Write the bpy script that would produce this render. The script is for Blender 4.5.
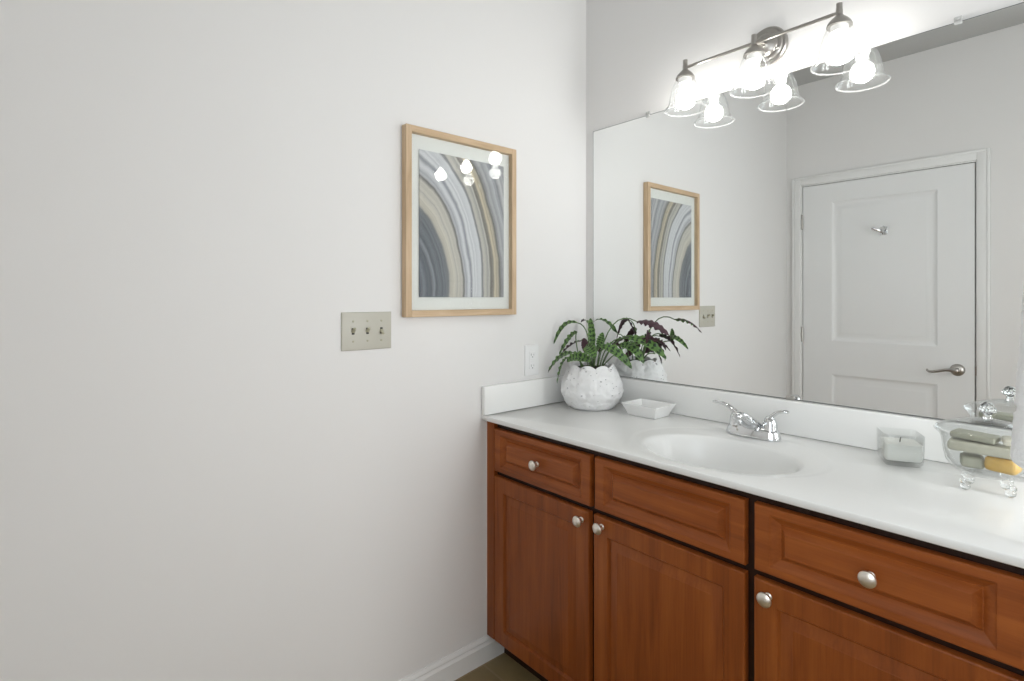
import bpy, bmesh, math, random
from mathutils import Vector, Matrix, noise

for o in list(bpy.data.objects):
    bpy.data.objects.remove(o)
random.seed(7)
SC = bpy.context.scene
COL = SC.collection
PI = math.pi

# ------------------------------------------------------------------ camera, world, light, exposure
cam_d = bpy.data.cameras.new('camera')
cam = bpy.data.objects.new('camera', cam_d)
COL.objects.link(cam)
cam.location = (1.5289, -1.7472, 1.3006)
cam.rotation_euler = (PI / 2, 0, math.radians(48.8901))
cam_d.sensor_width = 36
cam_d.lens = 541.29 * 36 / 1024
cam_d.shift_y = -(340.5 - 298.18) / 1024
cam_d.clip_start = 0.02
SC.camera = cam

SC.view_settings.view_transform = 'Standard'
SC.view_settings.look = 'None'
SC.view_settings.gamma = 1
SC.view_settings.use_curve_mapping = False
SC.view_settings.exposure = 0.22

world = bpy.data.worlds.new('world')
SC.world = world
world.use_nodes = True
bg = world.node_tree.nodes['Background']
bg.inputs[0].default_value = (0.80, 0.90, 1.0, 1)
bg.inputs[1].default_value = 1.5

def area(name, loc, rot, sx, sy, power, color=(1, 1, 1)):
    l = bpy.data.lights.new(name, 'AREA')
    l.shape = 'RECTANGLE'; l.size = sx; l.size_y = sy
    l.energy = power; l.color = color
    o = bpy.data.objects.new(name, l); COL.objects.link(o)
    o.location = loc; o.rotation_euler = rot
    return o
# added fill light in a made-up window of the wall behind the camera, shining in (+y)
WX0, WX1, WZ0, WZ1 = 1.32, 2.56, 0.85, 2.20
area('added_fill_light', ((WX0 + WX1) / 2, -2.15, (WZ0 + WZ1) / 2), (PI / 2, 0, 0), WX1 - WX0 - .05, WZ1 - WZ0 - .05, 9, (1.0, 0.995, 0.985))
# second added fill light, in a made-up narrow window of the right wall, shining in (-x)
VY0, VY1, VZ0, VZ1 = -0.60, -0.08, 0.50, 1.98
area('added_side_fill_light', (2.80, (VY0 + VY1) / 2, (VZ0 + VZ1) / 2), (0, PI / 2, 0), VZ1 - VZ0 - .05, VY1 - VY0 - .05, 26, (1.0, 0.995, 0.985))
BULB_STRENGTH = 27

# ------------------------------------------------------------------ materials
def new_mat(name):
    m = bpy.data.materials.new(name); m.use_nodes = True
    nt = m.node_tree
    return m, nt, nt.nodes['Principled BSDF']

def N(nt, t, **kw):
    n = nt.nodes.new(t)
    for k, v in kw.items():
        setattr(n, k, v)
    return n

def srgb(r, g, b):
    f = lambda c: (c / 255) / 12.92 if c / 255 <= .04045 else ((c / 255 + .055) / 1.055) ** 2.4
    return (f(r), f(g), f(b), 1)

def plain(name, col, rough=.5, metal=0., bump=0., bscale=200., var=0., vscale=5., spec=None, coat=0.):
    m, nt, p = new_mat(name)
    p.inputs['Base Color'].default_value = col
    p.inputs['Roughness'].default_value = rough
    p.inputs['Metallic'].default_value = metal
    if spec is not None: p.inputs['Specular IOR Level'].default_value = spec
    if coat: p.inputs['Coat Weight'].default_value = coat
    tc = N(nt, 'ShaderNodeTexCoord')
    if var:
        n = N(nt, 'ShaderNodeTexNoise'); n.inputs['Scale'].default_value = vscale; n.inputs['Detail'].default_value = 4
        r = N(nt, 'ShaderNodeValToRGB')
        r.color_ramp.elements[0].position = .3; r.color_ramp.elements[1].position = .7
        r.color_ramp.elements[0].color = tuple(c * (1 - var) for c in col[:3]) + (1,)
        r.color_ramp.elements[1].color = tuple(min(1, c * (1 + var)) for c in col[:3]) + (1,)
        nt.links.new(tc.outputs['Object'], n.inputs['Vector']); nt.links.new(n.outputs['Fac'], r.inputs['Fac'])
        nt.links.new(r.outputs['Color'], p.inputs['Base Color'])
    if bump:
        n = N(nt, 'ShaderNodeTexNoise'); n.inputs['Scale'].default_value = bscale; n.inputs['Detail'].default_value = 3
        b = N(nt, 'ShaderNodeBump'); b.inputs['Strength'].default_value = bump; b.inputs['Distance'].default_value = .002
        nt.links.new(tc.outputs['Object'], n.inputs['Vector']); nt.links.new(n.outputs['Fac'], b.inputs['Height'])
        nt.links.new(b.outputs['Normal'], p.inputs['Normal'])
    return m

def wood(name, dark, mid, light, axis, scale=1.0, rough=.35, contrast=1.0):
    """grain running along the given axis (object coordinates)"""
    m, nt, p = new_mat(name)
    tc = N(nt, 'ShaderNodeTexCoord'); mp = N(nt, 'ShaderNodeMapping')
    s = [14 * scale] * 3; s['xyz'.index(axis)] = 1.0 * scale
    mp.inputs['Scale'].default_value = s
    n1 = N(nt, 'ShaderNodeTexNoise'); n1.inputs['Scale'].default_value = 2.6; n1.inputs['Detail'].default_value = 6; n1.inputs['Distortion'].default_value = .6
    mp2 = N(nt, 'ShaderNodeMapping'); s2 = [120 * scale] * 3; s2['xyz'.index(axis)] = 3.0 * scale
    mp2.inputs['Scale'].default_value = s2
    n2 = N(nt, 'ShaderNodeTexNoise'); n2.inputs['Scale'].default_value = 2.0; n2.inputs['Detail'].default_value = 3
    mp3 = N(nt, 'ShaderNodeMapping'); s3 = [5.0] * 3; s3['xyz'.index(axis)] = 2.0
    mp3.inputs['Scale'].default_value = s3
    n3 = N(nt, 'ShaderNodeTexNoise'); n3.inputs['Scale'].default_value = 1.3; n3.inputs['Detail'].default_value = 3
    for mpx, nx in ((mp, n1), (mp2, n2), (mp3, n3)):
        nt.links.new(tc.outputs['Object'], mpx.inputs['Vector']); nt.links.new(mpx.outputs['Vector'], nx.inputs['Vector'])
    a = N(nt, 'ShaderNodeMath', operation='MULTIPLY_ADD'); a.inputs[1].default_value = .35; a.inputs[2].default_value = -.175
    nt.links.new(n2.outputs['Fac'], a.inputs[0])
    b = N(nt, 'ShaderNodeMath', operation='ADD'); nt.links.new(n1.outputs['Fac'], b.inputs[0]); nt.links.new(a.outputs[0], b.inputs[1])
    c = N(nt, 'ShaderNodeMath', operation='MULTIPLY_ADD'); c.inputs[1].default_value = .5; c.inputs[2].default_value = -.25
    nt.links.new(n3.outputs['Fac'], c.inputs[0])
    d = N(nt, 'ShaderNodeMath', operation='ADD'); nt.links.new(b.outputs[0], d.inputs[0]); nt.links.new(c.outputs[0], d.inputs[1])
    r = N(nt, 'ShaderNodeValToRGB')
    e = r.color_ramp.elements
    e[0].position = .5 - .25 / contrast; e[0].color = dark
    e[1].position = .5 + .25 / contrast; e[1].color = light
    k = e.new(.5); k.color = mid
    nt.links.new(d.outputs[0], r.inputs['Fac']); nt.links.new(r.outputs['Color'], p.inputs['Base Color'])
    p.inputs['Roughness'].default_value = rough
    p.inputs['Specular IOR Level'].default_value = .32
    bp = N(nt, 'ShaderNodeBump'); bp.inputs['Strength'].default_value = .08; bp.inputs['Distance'].default_value = .001
    nt.links.new(n2.outputs['Fac'], bp.inputs['Height']); nt.links.new(bp.outputs['Normal'], p.inputs['Normal'])
    return m

def thin_glass(name, tint=(1, 1, 1, 1), ior=1.45, haze=0.0, rough=0.0):
    """thin pane: light goes straight through, a Fresnel share is mirrored"""
    m = bpy.data.materials.new(name); m.use_nodes = True
    nt = m.node_tree; nt.nodes.clear()
    out = N(nt, 'ShaderNodeOutputMaterial'); mix = N(nt, 'ShaderNodeMixShader')
    tr = N(nt, 'ShaderNodeBsdfTransparent'); tr.inputs[0].default_value = tint
    gl = N(nt, 'ShaderNodeBsdfGlossy'); gl.inputs['Roughness'].default_value = rough
    # Schlick reflectance, the same from either side of the pane
    f0 = ((ior - 1) / (ior + 1)) ** 2
    lw = N(nt, 'ShaderNodeLayerWeight'); lw.inputs['Blend'].default_value = .5
    pw = N(nt, 'ShaderNodeMath', operation='POWER'); pw.inputs[1].default_value = 5
    fr = N(nt, 'ShaderNodeMath', operation='MULTIPLY_ADD'); fr.inputs[1].default_value = 1 - f0; fr.inputs[2].default_value = f0
    nt.links.new(lw.outputs['Facing'], pw.inputs[0]); nt.links.new(pw.outputs[0], fr.inputs[0])
    nt.links.new(fr.outputs[0], mix.inputs[0]); nt.links.new(tr.outputs[0], mix.inputs[1]); nt.links.new(gl.outputs[0], mix.inputs[2])
    last = mix
    if haze:
        df = N(nt, 'ShaderNodeBsdfDiffuse'); df.inputs[0].default_value = (.9, .9, .9, 1)
        m2 = N(nt, 'ShaderNodeMixShader'); m2.inputs[0].default_value = haze
        nt.links.new(mix.outputs[0], m2.inputs[1]); nt.links.new(df.outputs[0], m2.inputs[2]); last = m2
    nt.links.new(last.outputs[0], out.inputs[0])
    return m

def emissive(name, col, strength):
    m = bpy.data.materials.new(name); m.use_nodes = True
    nt = m.node_tree; nt.nodes.clear()
    out = N(nt, 'ShaderNodeOutputMaterial'); e = N(nt, 'ShaderNodeEmission')
    e.inputs[0].default_value = col; e.inputs[1].default_value = strength
    nt.links.new(e.outputs[0], out.inputs[0])
    return m

M_WALL = plain('wall_paint', (.808, .796, .786, 1), .75, bump=.05, bscale=350, spec=.25)
M_CEIL = plain('ceiling_paint', (.52, .52, .51, 1), .9, bump=.08, bscale=250, spec=.2)
M_TRIM = plain('trim_paint', (.84, .84, .83, 1), .45)
M_DOOR = plain('door_paint', (.84, .845, .845, 1), .5)
M_MARBLE = plain('cultured_marble', (.875, .875, .86, 1), .22, var=.015, vscale=3)
M_WOODV = wood('cherry_wood_upright', srgb(110, 54, 20), srgb(137, 71, 28), srgb(158, 88, 38), 'z', contrast=.75)
M_WOODH = wood('cherry_wood_level', srgb(114, 57, 22), srgb(145, 76, 31), srgb(168, 95, 42), 'x', contrast=.75)
M_WOODD = wood('shade_dark_wood', srgb(30, 13, 6), srgb(38, 17, 8), srgb(48, 22, 11), 'x')  # shade in the gaps around the fronts is put into this wood colour
M_OAKV = wood('pale_oak_upright', srgb(184, 158, 126), srgb(199, 172, 140), srgb(212, 187, 156), 'z', 2.2, .5)
M_OAKH = wood('pale_oak_level', srgb(184, 158, 126), srgb(199, 172, 140), srgb(212, 187, 156), 'y', 2.2, .5)
M_NICKEL = plain('brushed_nickel', (.46, .44, .415, 1), .30, 1., bump=.05, bscale=500)
M_KNOB = plain('satin_nickel', (.80, .75, .68, 1), .33, 1.)
M_CHROME = plain('chrome', (.72, .73, .74, 1), .05, 1.)
M_MIRROR = plain('mirror_silver', (.90, .915, .91, 1), .0, 1.)
M_MEDGE = plain('mirror_edge', (.16, .17, .165, 1), .3)
M_CLIP = plain('clear_plastic', (.55, .55, .54, 1), .25)
M_IVORY = plain('almond_plastic', srgb(188, 185, 173), .4)
M_IVORYD = plain('almond_toggle', srgb(176, 172, 150), .4)
M_SLOT = plain('dark_slot', (.03, .03, .025, 1), .6)
M_WPLAST = plain('white_plastic', (.84, .84, .84, 1), .35)
M_GPLAST = plain('grey_slot', (.25, .25, .25, 1), .5)
M_MAT = plain('white_mat_board', (.86, .87, .85, 1), .8)
M_CERAM = plain('white_glazed_ceramic', (.87, .87, .86, 1), .18)
M_SOIL = plain('potting_soil', (.018, .013, .010, 1), .95, bump=1., bscale=150, var=.4, vscale=90)
M_STALK = plain('green_stalk', (.10, .17, .06, 1), .5, var=.2, vscale=60)
M_LEAFB = plain('purple_leaf_underside', (.045, .012, .022, 1), .45, var=.3, vscale=60)
M_WAX = plain('white_wax', (.85, .85, .80, 1), .45)
M_WICK = plain('burnt_wick', (.09, .08, .07, 1), .9)
M_SOAPG = plain('grey_green_soap', srgb(188, 185, 168), .45, var=.10, vscale=30)
M_SOAPG2 = plain('sage_soap', srgb(170, 169, 152), .45, var=.10, vscale=30)
M_SOAPY = plain('amber_soap', srgb(214, 172, 84), .35, var=.14, vscale=28)
M_SOAPC = plain('cream_soap', srgb(226, 222, 205), .45, var=.05, vscale=30)
M_TOWEL = plain('white_terry', (.86, .86, .86, 1), .95, bump=1., bscale=260, spec=.1)
M_CAULK = plain('white_caulk', (.82, .76, .72, 1), .6)
M_DARK = plain('dark_recess', (.02, .012, .008, 1), .8)
M_GLASS = thin_glass('shade_glass', (.97, .975, .975, 1), 1.45, haze=.010)
M_RIM = thin_glass('ground_glass_rim', (.97, .975, .975, 1), 1.5, haze=.16)
M_PANE = thin_glass('picture_glass', (.985, .99, .985, 1), 1.5)
M_WPANE = thin_glass('added_window_glass', (.97, .98, .98, 1), 1.5)
M_DISH = thin_glass('dish_glass', (.975, .982, .98, 1), 1.4, haze=.006)
M_BULB = emissive('lit_bulb', (1.0, .975, .93, 1), BULB_STRENGTH)
M_SOCKET = plain('white_socket', (.75, .75, .74, 1), .5)

def real_glass():
    m, nt, p = new_mat('pressed_glass')
    p.inputs['Base Color'].default_value = (.97, .98, .98, 1)
    p.inputs['Roughness'].default_value = .02; p.inputs['Transmission Weight'].default_value = 1; p.inputs['IOR'].default_value = 1.5
    return m
M_PRESSED = real_glass()

def tile_mat():
    m, nt, p = new_mat('beige_floor_tile')
    tc = N(nt, 'ShaderNodeTexCoord'); mp = N(nt, 'ShaderNodeMapping')
    mp.inputs['Location'].default_value = (.29, .255 + .0, 0)
    br = N(nt, 'ShaderNodeTexBrick'); br.offset = 0; br.squash = 1
    br.inputs['Scale'].default_value = 1; br.inputs['Mortar Size'].default_value = .004
    br.inputs['Brick Width'].default_value = .305; br.inputs['Row Height'].default_value = .305
    br.inputs['Color1'].default_value = srgb(150, 131, 92); br.inputs['Color2'].default_value = srgb(143, 123, 86)
    br.inputs['Mortar'].default_value = srgb(160, 138, 106)
    n = N(nt, 'ShaderNodeTexNoise'); n.inputs['Scale'].default_value = 9; n.inputs['Detail'].default_value = 6
    mx = N(nt, 'ShaderNodeMix', data_type='RGBA', blend_type='MULTIPLY'); mx.inputs[0].default_value = .45
    r = N(nt, 'ShaderNodeValToRGB'); r.color_ramp.elements[0].color = (.55, .53, .48, 1); r.color_ramp.elements[0].position = .3; r.color_ramp.elements[1].position = .7
    nt.links.new(tc.outputs['Object'], mp.inputs[0]); nt.links.new(mp.outputs[0], br.inputs['Vector'])
    nt.links.new(tc.outputs['Object'], n.inputs['Vector']); nt.links.new(n.outputs['Fac'], r.inputs[0])
    nt.links.new(br.outputs['Color'], mx.inputs[6]); nt.links.new(r.outputs[0], mx.inputs[7])
    nt.links.new(mx.outputs[2], p.inputs['Base Color']); p.inputs['Roughness'].default_value = .4
    b = N(nt, 'ShaderNodeBump'); b.inputs['Strength'].default_value = .4; b.inputs['Distance'].default_value = .002; b.invert = True
    nt.links.new(br.outputs['Fac'], b.inputs['Height']); nt.links.new(b.outputs['Normal'], p.inputs['Normal'])
    return m
M_TILE = tile_mat()

def agate_mat():
    """curved mineral bands; UV runs 0..1 over the sheet"""
    m, nt, p = new_mat('agate_print')
    tc = N(nt, 'ShaderNodeTexCoord')
    nz = N(nt, 'ShaderNodeTexNoise'); nz.inputs['Scale'].default_value = 2.2; nz.inputs['Detail'].default_value = 4
    nt.links.new(tc.outputs['UV'], nz.inputs['Vector'])
    sub = N(nt, 'ShaderNodeVectorMath', operation='SUBTRACT'); sub.inputs[1].default_value = (-.25, .05, 0)
    nt.links.new(tc.outputs['UV'], sub.inputs[0])
    fl = N(nt, 'ShaderNodeVectorMath', operation='MULTIPLY'); fl.inputs[1].default_value = (1, .90, 0)
    nt.links.new(sub.outputs[0], fl.inputs[0])
    ln = N(nt, 'ShaderNodeVectorMath', operation='LENGTH'); nt.links.new(fl.outputs[0], ln.inputs[0])
    a = N(nt, 'ShaderNodeMath', operation='MULTIPLY_ADD'); a.inputs[1].default_value = .10; nt.links.new(nz.outputs['Fac'], a.inputs[0]); 
    s = N(nt, 'ShaderNodeMath', operation='SUBTRACT'); s.inputs[1].default_value = .05
    nt.links.new(ln.outputs['Value'], s.inputs[0]); nt.links.new(s.outputs[0], a.inputs[2])
    mr = N(nt, 'ShaderNodeMapRange'); mr.inputs['From Min'].default_value = .25; mr.inputs['From Max'].default_value = 1.6
    nt.links.new(a.outputs[0], mr.inputs['Value'])
    r = N(nt, 'ShaderNodeValToRGB'); e = r.color_ramp.elements
    stops = [(.25, 92, 98, 108), (.30, 128, 134, 142), (.315, 100, 106, 116), (.36, 98, 104, 113), (.40, 138, 143, 150), (.42, 108, 114, 122),
             (.53, 118, 123, 130), (.565, 128, 130, 133), (.58, 196, 190, 178), (.655, 212, 207, 197), (.72, 198, 194, 186), (.745, 122, 120, 118),
             (.765, 196, 197, 202), (.82, 214, 215, 220), (.845, 150, 152, 160), (.865, 216, 217, 221), (.96, 220, 221, 225), (.985, 148, 148, 150), (1.0, 192, 189, 182),
             (1.07, 190, 187, 180), (1.09, 118, 112, 104), (1.115, 150, 145, 138), (1.13, 203, 191, 166), (1.17, 192, 182, 162), (1.20, 122, 121, 120), (1.23, 172, 172, 174),
             (1.33, 186, 188, 193), (1.36, 142, 143, 148), (1.39, 200, 200, 202), (1.48, 168, 168, 172), (1.53, 200, 198, 194)]
    stops = [((x - .25) / 1.35, srgb(*c)) for x, *c in stops]
    e[0].position = stops[0][0]; e[0].color = stops[0][1]
    e[1].position = stops[-1][0]; e[1].color = stops[-1][1]
    for pos, c in stops[1:-1]:
        k = e.new(pos); k.color = c
    nt.links.new(mr.outputs[0], r.inputs[0])
    # finer streaks following the bands
    w = N(nt, 'ShaderNodeTexNoise', noise_dimensions='1D'); w.inputs['Scale'].default_value = 34; w.inputs['Detail'].default_value = 3
    nt.links.new(a.outputs[0], w.inputs['W'])
    r2 = N(nt, 'ShaderNodeValToRGB'); r2.color_ramp.elements[0].position = .30; r2.color_ramp.elements[1].position = .6
    r2.color_ramp.elements[0].color = (.62, .63, .66, 1)
    nt.links.new(w.outputs['Fac'], r2.inputs[0])
    mx = N(nt, 'ShaderNodeMix', data_type='RGBA', blend_type='MULTIPLY'); mx.inputs[0].default_value = .8
    nt.links.new(r.outputs[0], mx.inputs[6]); nt.links.new(r2.outputs[0], mx.inputs[7])
    nt.links.new(mx.outputs[2], p.inputs['Base Color']); p.inputs['Roughness'].default_value = .7
    return m
M_ART = agate_mat()

def leaf_mat():
    """light green blade with dark ovals either side of the midrib; UV.x along the leaf, UV.y across"""
    m, nt, p = new_mat('spotted_green_leaf')
    tc = N(nt, 'ShaderNodeTexCoord'); sp = N(nt, 'ShaderNodeSeparateXYZ'); nt.links.new(tc.outputs['UV'], sp.inputs[0])
    n0 = N(nt, 'ShaderNodeTexNoise'); n0.inputs['Scale'].default_value = 5; n0.inputs['Detail'].default_value = 2
    nt.links.new(tc.outputs['UV'], n0.inputs['Vector'])
    pre = N(nt, 'ShaderNodeMath', operation='MULTIPLY_ADD'); pre.inputs[1].default_value = .16; nt.links.new(n0.outputs['Fac'], pre.inputs[0]); nt.links.new(sp.outputs[0], pre.inputs[2])
    sx = N(nt, 'ShaderNodeMath', operation='MULTIPLY'); sx.inputs[1].default_value = 44; nt.links.new(pre.outputs[0], sx.inputs[0])
    sn = N(nt, 'ShaderNodeMath', operation='SINE'); nt.links.new(sx.outputs[0], sn.inputs[0])
    d = N(nt, 'ShaderNodeMath', operation='SUBTRACT'); d.inputs[1].default_value = .5; nt.links.new(sp.outputs[1], d.inputs[0])
    ab = N(nt, 'ShaderNodeMath', operation='ABSOLUTE'); nt.links.new(d.outputs[0], ab.inputs[0])
    # blob centred at |v-.5| = .22
    q = N(nt, 'ShaderNodeMath', operation='SUBTRACT'); q.inputs[1].default_value = .20; nt.links.new(ab.outputs[0], q.inputs[0])
    qa = N(nt, 'ShaderNodeMath', operation='ABSOLUTE'); nt.links.new(q.outputs[0], qa.inputs[0])
    qm = N(nt, 'ShaderNodeMath', operation='MULTIPLY_ADD'); qm.inputs[1].default_value = -7.; qm.inputs[2].default_value = .75; nt.links.new(qa.outputs[0], qm.inputs[0])
    sm = N(nt, 'ShaderNodeMath', operation='ADD'); nt.links.new(sn.outputs[0], sm.inputs[0]); nt.links.new(qm.outputs[0], sm.inputs[1])
    r = N(nt, 'ShaderNodeValToRGB'); e = r.color_ramp.elements
    e[0].position = .10; e[0].color = (.13, .25, .06, 1); e[1].position = .60; e[1].color = (.014, .042, .014, 1)
    nt.links.new(sm.outputs[0], r.inputs[0])
    nz = N(nt, 'ShaderNodeTexNoise'); nz.inputs['Scale'].default_value = 40
    nt.links.new(tc.outputs['Object'], nz.inputs['Vector'])
    mx = N(nt, 'ShaderNodeMix', data_type='RGBA', blend_type='MULTIPLY'); mx.inputs[0].default_value = .5
    r2 = N(nt, 'ShaderNodeValToRGB'); r2.color_ramp.elements[0].color = (.3, .36, .3, 1); r2.color_ramp.elements[0].position = .3; r2.color_ramp.elements[1].position = .65
    nt.links.new(nz.outputs['Fac'], r2.inputs[0]); nt.links.new(r.outputs[0], mx.inputs[6]); nt.links.new(r2.outputs[0], mx.inputs[7])
    nt.links.new(mx.outputs[2], p.inputs['Base Color']); p.inputs['Roughness'].default_value = .35
    return m
M_LEAF = leaf_mat()

def pot_mat():
    m, nt, p = new_mat('shade_specked_white_pot')
    tc = N(nt, 'ShaderNodeTexCoord')
    v = N(nt, 'ShaderNodeTexVoronoi'); v.inputs['Scale'].default_value = 46
    mp = N(nt, 'ShaderNodeMapping'); mp.inputs['Scale'].default_value = (1, 1, 1.9)
    nt.links.new(tc.outputs['Object'], mp.inputs[0]); nt.links.new(mp.outputs[0], v.inputs['Vector'])
    n = N(nt, 'ShaderNodeTexNoise'); n.inputs['Scale'].default_value = 22; nt.links.new(tc.outputs['Object'], n.inputs['Vector'])
    ad = N(nt, 'ShaderNodeMath', operation='MULTIPLY_ADD'); ad.inputs[1].default_value = .6; nt.links.new(n.outputs['Fac'], ad.inputs[0]); nt.links.new(v.outputs['Distance'], ad.inputs[2])
    r = N(nt, 'ShaderNodeValToRGB'); e = r.color_ramp.elements
    e[0].position = .37; e[0].color = (.36, .36, .37, 1); e[1].position = .45; e[1].color = (.86, .86, .86, 1)  # grey specks paint in the shadows of the hammered dents
    nt.links.new(ad.outputs[0], r.inputs[0]); nt.links.new(r.outputs[0], p.inputs['Base Color'])
    p.inputs['Roughness'].default_value = .4
    b = N(nt, 'ShaderNodeBump'); b.inputs['Strength'].default_value = .5; b.inputs['Distance'].default_value = .004
    nt.links.new(n.outputs['Fac'], b.inputs['Height']); nt.links.new(b.outputs[0], p.inputs['Normal'])
    return m
M_POT = pot_mat()

# ------------------------------------------------------------------ mesh helpers
def origin(o):
    v = Vector((0, 0, 0))
    while o is not None:
        v += o.location; o = o.parent
    return v

def obj(name, bm, mats, parent=None, smooth=35, recalc=True):
    """links the bmesh (world coordinates) as ONE mesh object"""
    if recalc: bmesh.ops.recalc_face_normals(bm, faces=bm.faces[:])
    if parent is not None:
        bmesh.ops.translate(bm, verts=bm.verts[:], vec=-origin(parent))
        base = None
    me = bpy.data.meshes.new(name); bm.to_mesh(me); bm.free()
    for m in (mats if isinstance(mats, (list, tuple)) else [mats]):
        me.materials.append(m)
    if smooth:
        me.polygons.foreach_set('use_smooth', [True] * len(me.polygons))
        me.set_sharp_from_angle(angle=math.radians(smooth))
    o = bpy.data.objects.new(name, me); COL.objects.link(o)
    if parent is not None: o.parent = parent
    return o

def mesh_thing(name, bm, mats, loc, label, cat, group=None, **kw):
    """a thing that is one mesh, its origin at loc"""
    bmesh.ops.translate(bm, verts=bm.verts[:], vec=-Vector(loc))
    o = obj(name, bm, mats, None, **kw); o.location = loc
    o['label'] = label; o['category'] = cat
    if group: o['group'] = group
    return o

def thing(name, loc, label, cat, group=None):
    o = bpy.data.objects.new(name, None); COL.objects.link(o)
    o.location = loc; o.empty_display_size = .05
    o['label'] = label; o['category'] = cat
    if group: o['group'] = group
    return o

def struct(name, bm, mats, **kw):
    o = obj(name, bm, mats, None, **kw); o['kind'] = 'structure'
    return o

def box(bm, x0, x1, y0, y1, z0, z1, bev=0., seg=2):
    r = bmesh.ops.create_cube(bm, size=1)
    vs = r['verts']
    for v in vs:
        v.co = Vector((x0 + (v.co.x + .5) * (x1 - x0), y0 + (v.co.y + .5) * (y1 - y0), z0 + (v.co.z + .5) * (z1 - z0)))
    if bev:
        es = list({e for v in vs for e in v.link_edges})
        bmesh.ops.bevel(bm, geom=es, offset=bev, segments=seg, affect='EDGES', profile=.5)
    return bm

def B(*a, **k):
    return box(bmesh.new(), *a, **k)

def bridge(bm, ra, rb, mi=0, closed=True):
    n = len(ra)
    for i in range(n if closed else n - 1):
        j = (i + 1) % n
        try:
            f = bm.faces.new((ra[i], ra[j], rb[j], rb[i])); f.material_index = mi
        except ValueError:
            pass

def lathe(bm, prof, c, axis='z', n=32, capa=True, capb=True, arc=None):
    """prof: list of (r, t); axis direction t"""
    c = Vector(c); rings = []
    for r, t in prof:
        ring = []
        for i in range(n):
            a = 2 * PI * i / n
            u, w = r * math.cos(a), r * math.sin(a)
            p = {'z': Vector((u, w, t)), 'y': Vector((u, t, w)), 'x': Vector((t, u, w))}[axis]
            ring.append(bm.verts.new(c + p))
        rings.append(ring)
    for a, b in zip(rings, rings[1:]):
        bridge(bm, a, b)
    if capa: bm.faces.new(rings[0])
    if capb: bm.faces.new(rings[-1])
    return bm

def frames(pts):
    pts = [Vector(p) for p in pts]; out = []
    up = Vector((0, 0, 1))
    for i, p in enumerate(pts):
        t = (pts[min(i + 1, len(pts) - 1)] - pts[max(i - 1, 0)]).normalized()
        s = t.cross(up)
        if s.length < .05: s = t.cross(Vector((0, 1, 0)))
        s.normalize(); out.append((p, t, s, s.cross(t).normalized()))
    # keep the frame from flipping
    for i in range(1, len(out)):
        p, t, s, u = out[i]
        ps = out[i - 1][2]
        s2 = (ps - t * ps.dot(t)).normalized()
        out[i] = (p, t, s2, s2.cross(t).normalized())
    return out

def tube(bm, pts, rad, n=10, flat=1.0):
    """tube along pts; rad number or list; flat scales the up radius"""
    rings = []
    fr = frames(pts)
    for i, (p, t, s, u) in enumerate(fr):
        r = rad[i] if isinstance(rad, (list, tuple)) else rad
        rings.append([bm.verts.new(p + s * (r * math.cos(2 * PI * k / n)) + u * (r * flat * math.sin(2 * PI * k / n))) for k in range(n)])
    for a, b in zip(rings, rings[1:]):
        bridge(bm, a, b)
    bm.faces.new(rings[0]); bm.faces.new(rings[-1])
    return bm

def bez(p0, p1, p2, n):
    p0, p1, p2 = Vector(p0), Vector(p1), Vector(p2)
    return [p0 * (1 - t) ** 2 + p1 * 2 * t * (1 - t) + p2 * t * t for t in [i / (n - 1) for i in range(n)]]

def sphere(bm, c, r, sx=1, sy=1, sz=1, u=16, v=10):
    res = bmesh.ops.create_uvsphere(bm, u_segments=u, v_segments=v, radius=r)
    for w in res['verts']:
        w.co = Vector((w.co.x * sx, w.co.y * sy, w.co.z * sz)) + Vector(c)
    return bm

def rect_panel(bm, plane_y, x0, x1, z0, z1, steps):
    """front-facing (-y) panel from nested rectangles; steps = [(inset_x, inset_z, y_offset)], closed at the back"""
    rings = []
    for ix, iz, dy in steps:
        y = plane_y + dy
        rings.append([bm.verts.new((x0 + ix, y, z0 + iz)), bm.verts.new((x1 - ix, y, z0 + iz)),
                      bm.verts.new((x1 - ix, y, z1 - iz)), bm.verts.new((x0 + ix, y, z1 - iz))])
    for a, b in zip(rings, rings[1:]):
        bridge(bm, a, b)
    bm.faces.new(rings[-1]); bm.faces.new(rings[0])
    return bm

# ------------------------------------------------------------------ room shell
RX, DY, CZ = 2.70, -2.0385, 2.705
WB = .0062      # face of the mirror wall; the mirror's silvered face is at y = 0
struct('floor', B(-.12, RX + .12, DY - .14, .12, -.1, 0), M_TILE, smooth=0)
struct('ceiling', B(-.12, RX + .12, DY - .14, .12, CZ, CZ + .1), M_CEIL, smooth=0)
struct('wall_left', B(-.12, 0, DY - .14, .12, 0, CZ), M_WALL, smooth=0)
struct('wall_back', B(0, RX + .12, WB, .12, 0, CZ), M_WALL, smooth=0)
bm = bmesh.new()
box(bm, RX, RX + .12, DY - .14, VY0, 0, CZ); box(bm, RX, RX + .12, VY1, WB, 0, CZ); box(bm, RX, RX + .12, VY0, VY1, 0, VZ0); box(bm, RX, RX + .12, VY0, VY1, VZ1, CZ)
struct('wall_right', bm, M_WALL, smooth=0)
bm = bmesh.new()   # wall with the door, behind the camera
OX0, OX1, OZ = .098, .979, 2.036
box(bm, 0, OX0, DY - .12, DY, 0, CZ); box(bm, OX0, OX1, DY - .12, DY, OZ, CZ)
box(bm, OX1, WX0, DY - .12, DY, 0, CZ); box(bm, WX1, RX, DY - .12, DY, 0, CZ); box(bm, WX0, WX1, DY - .12, DY, 0, WZ0); box(bm, WX0, WX1, DY - .12, DY, WZ1, CZ)
struct('wall_front', bm, M_WALL, smooth=0)

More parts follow.
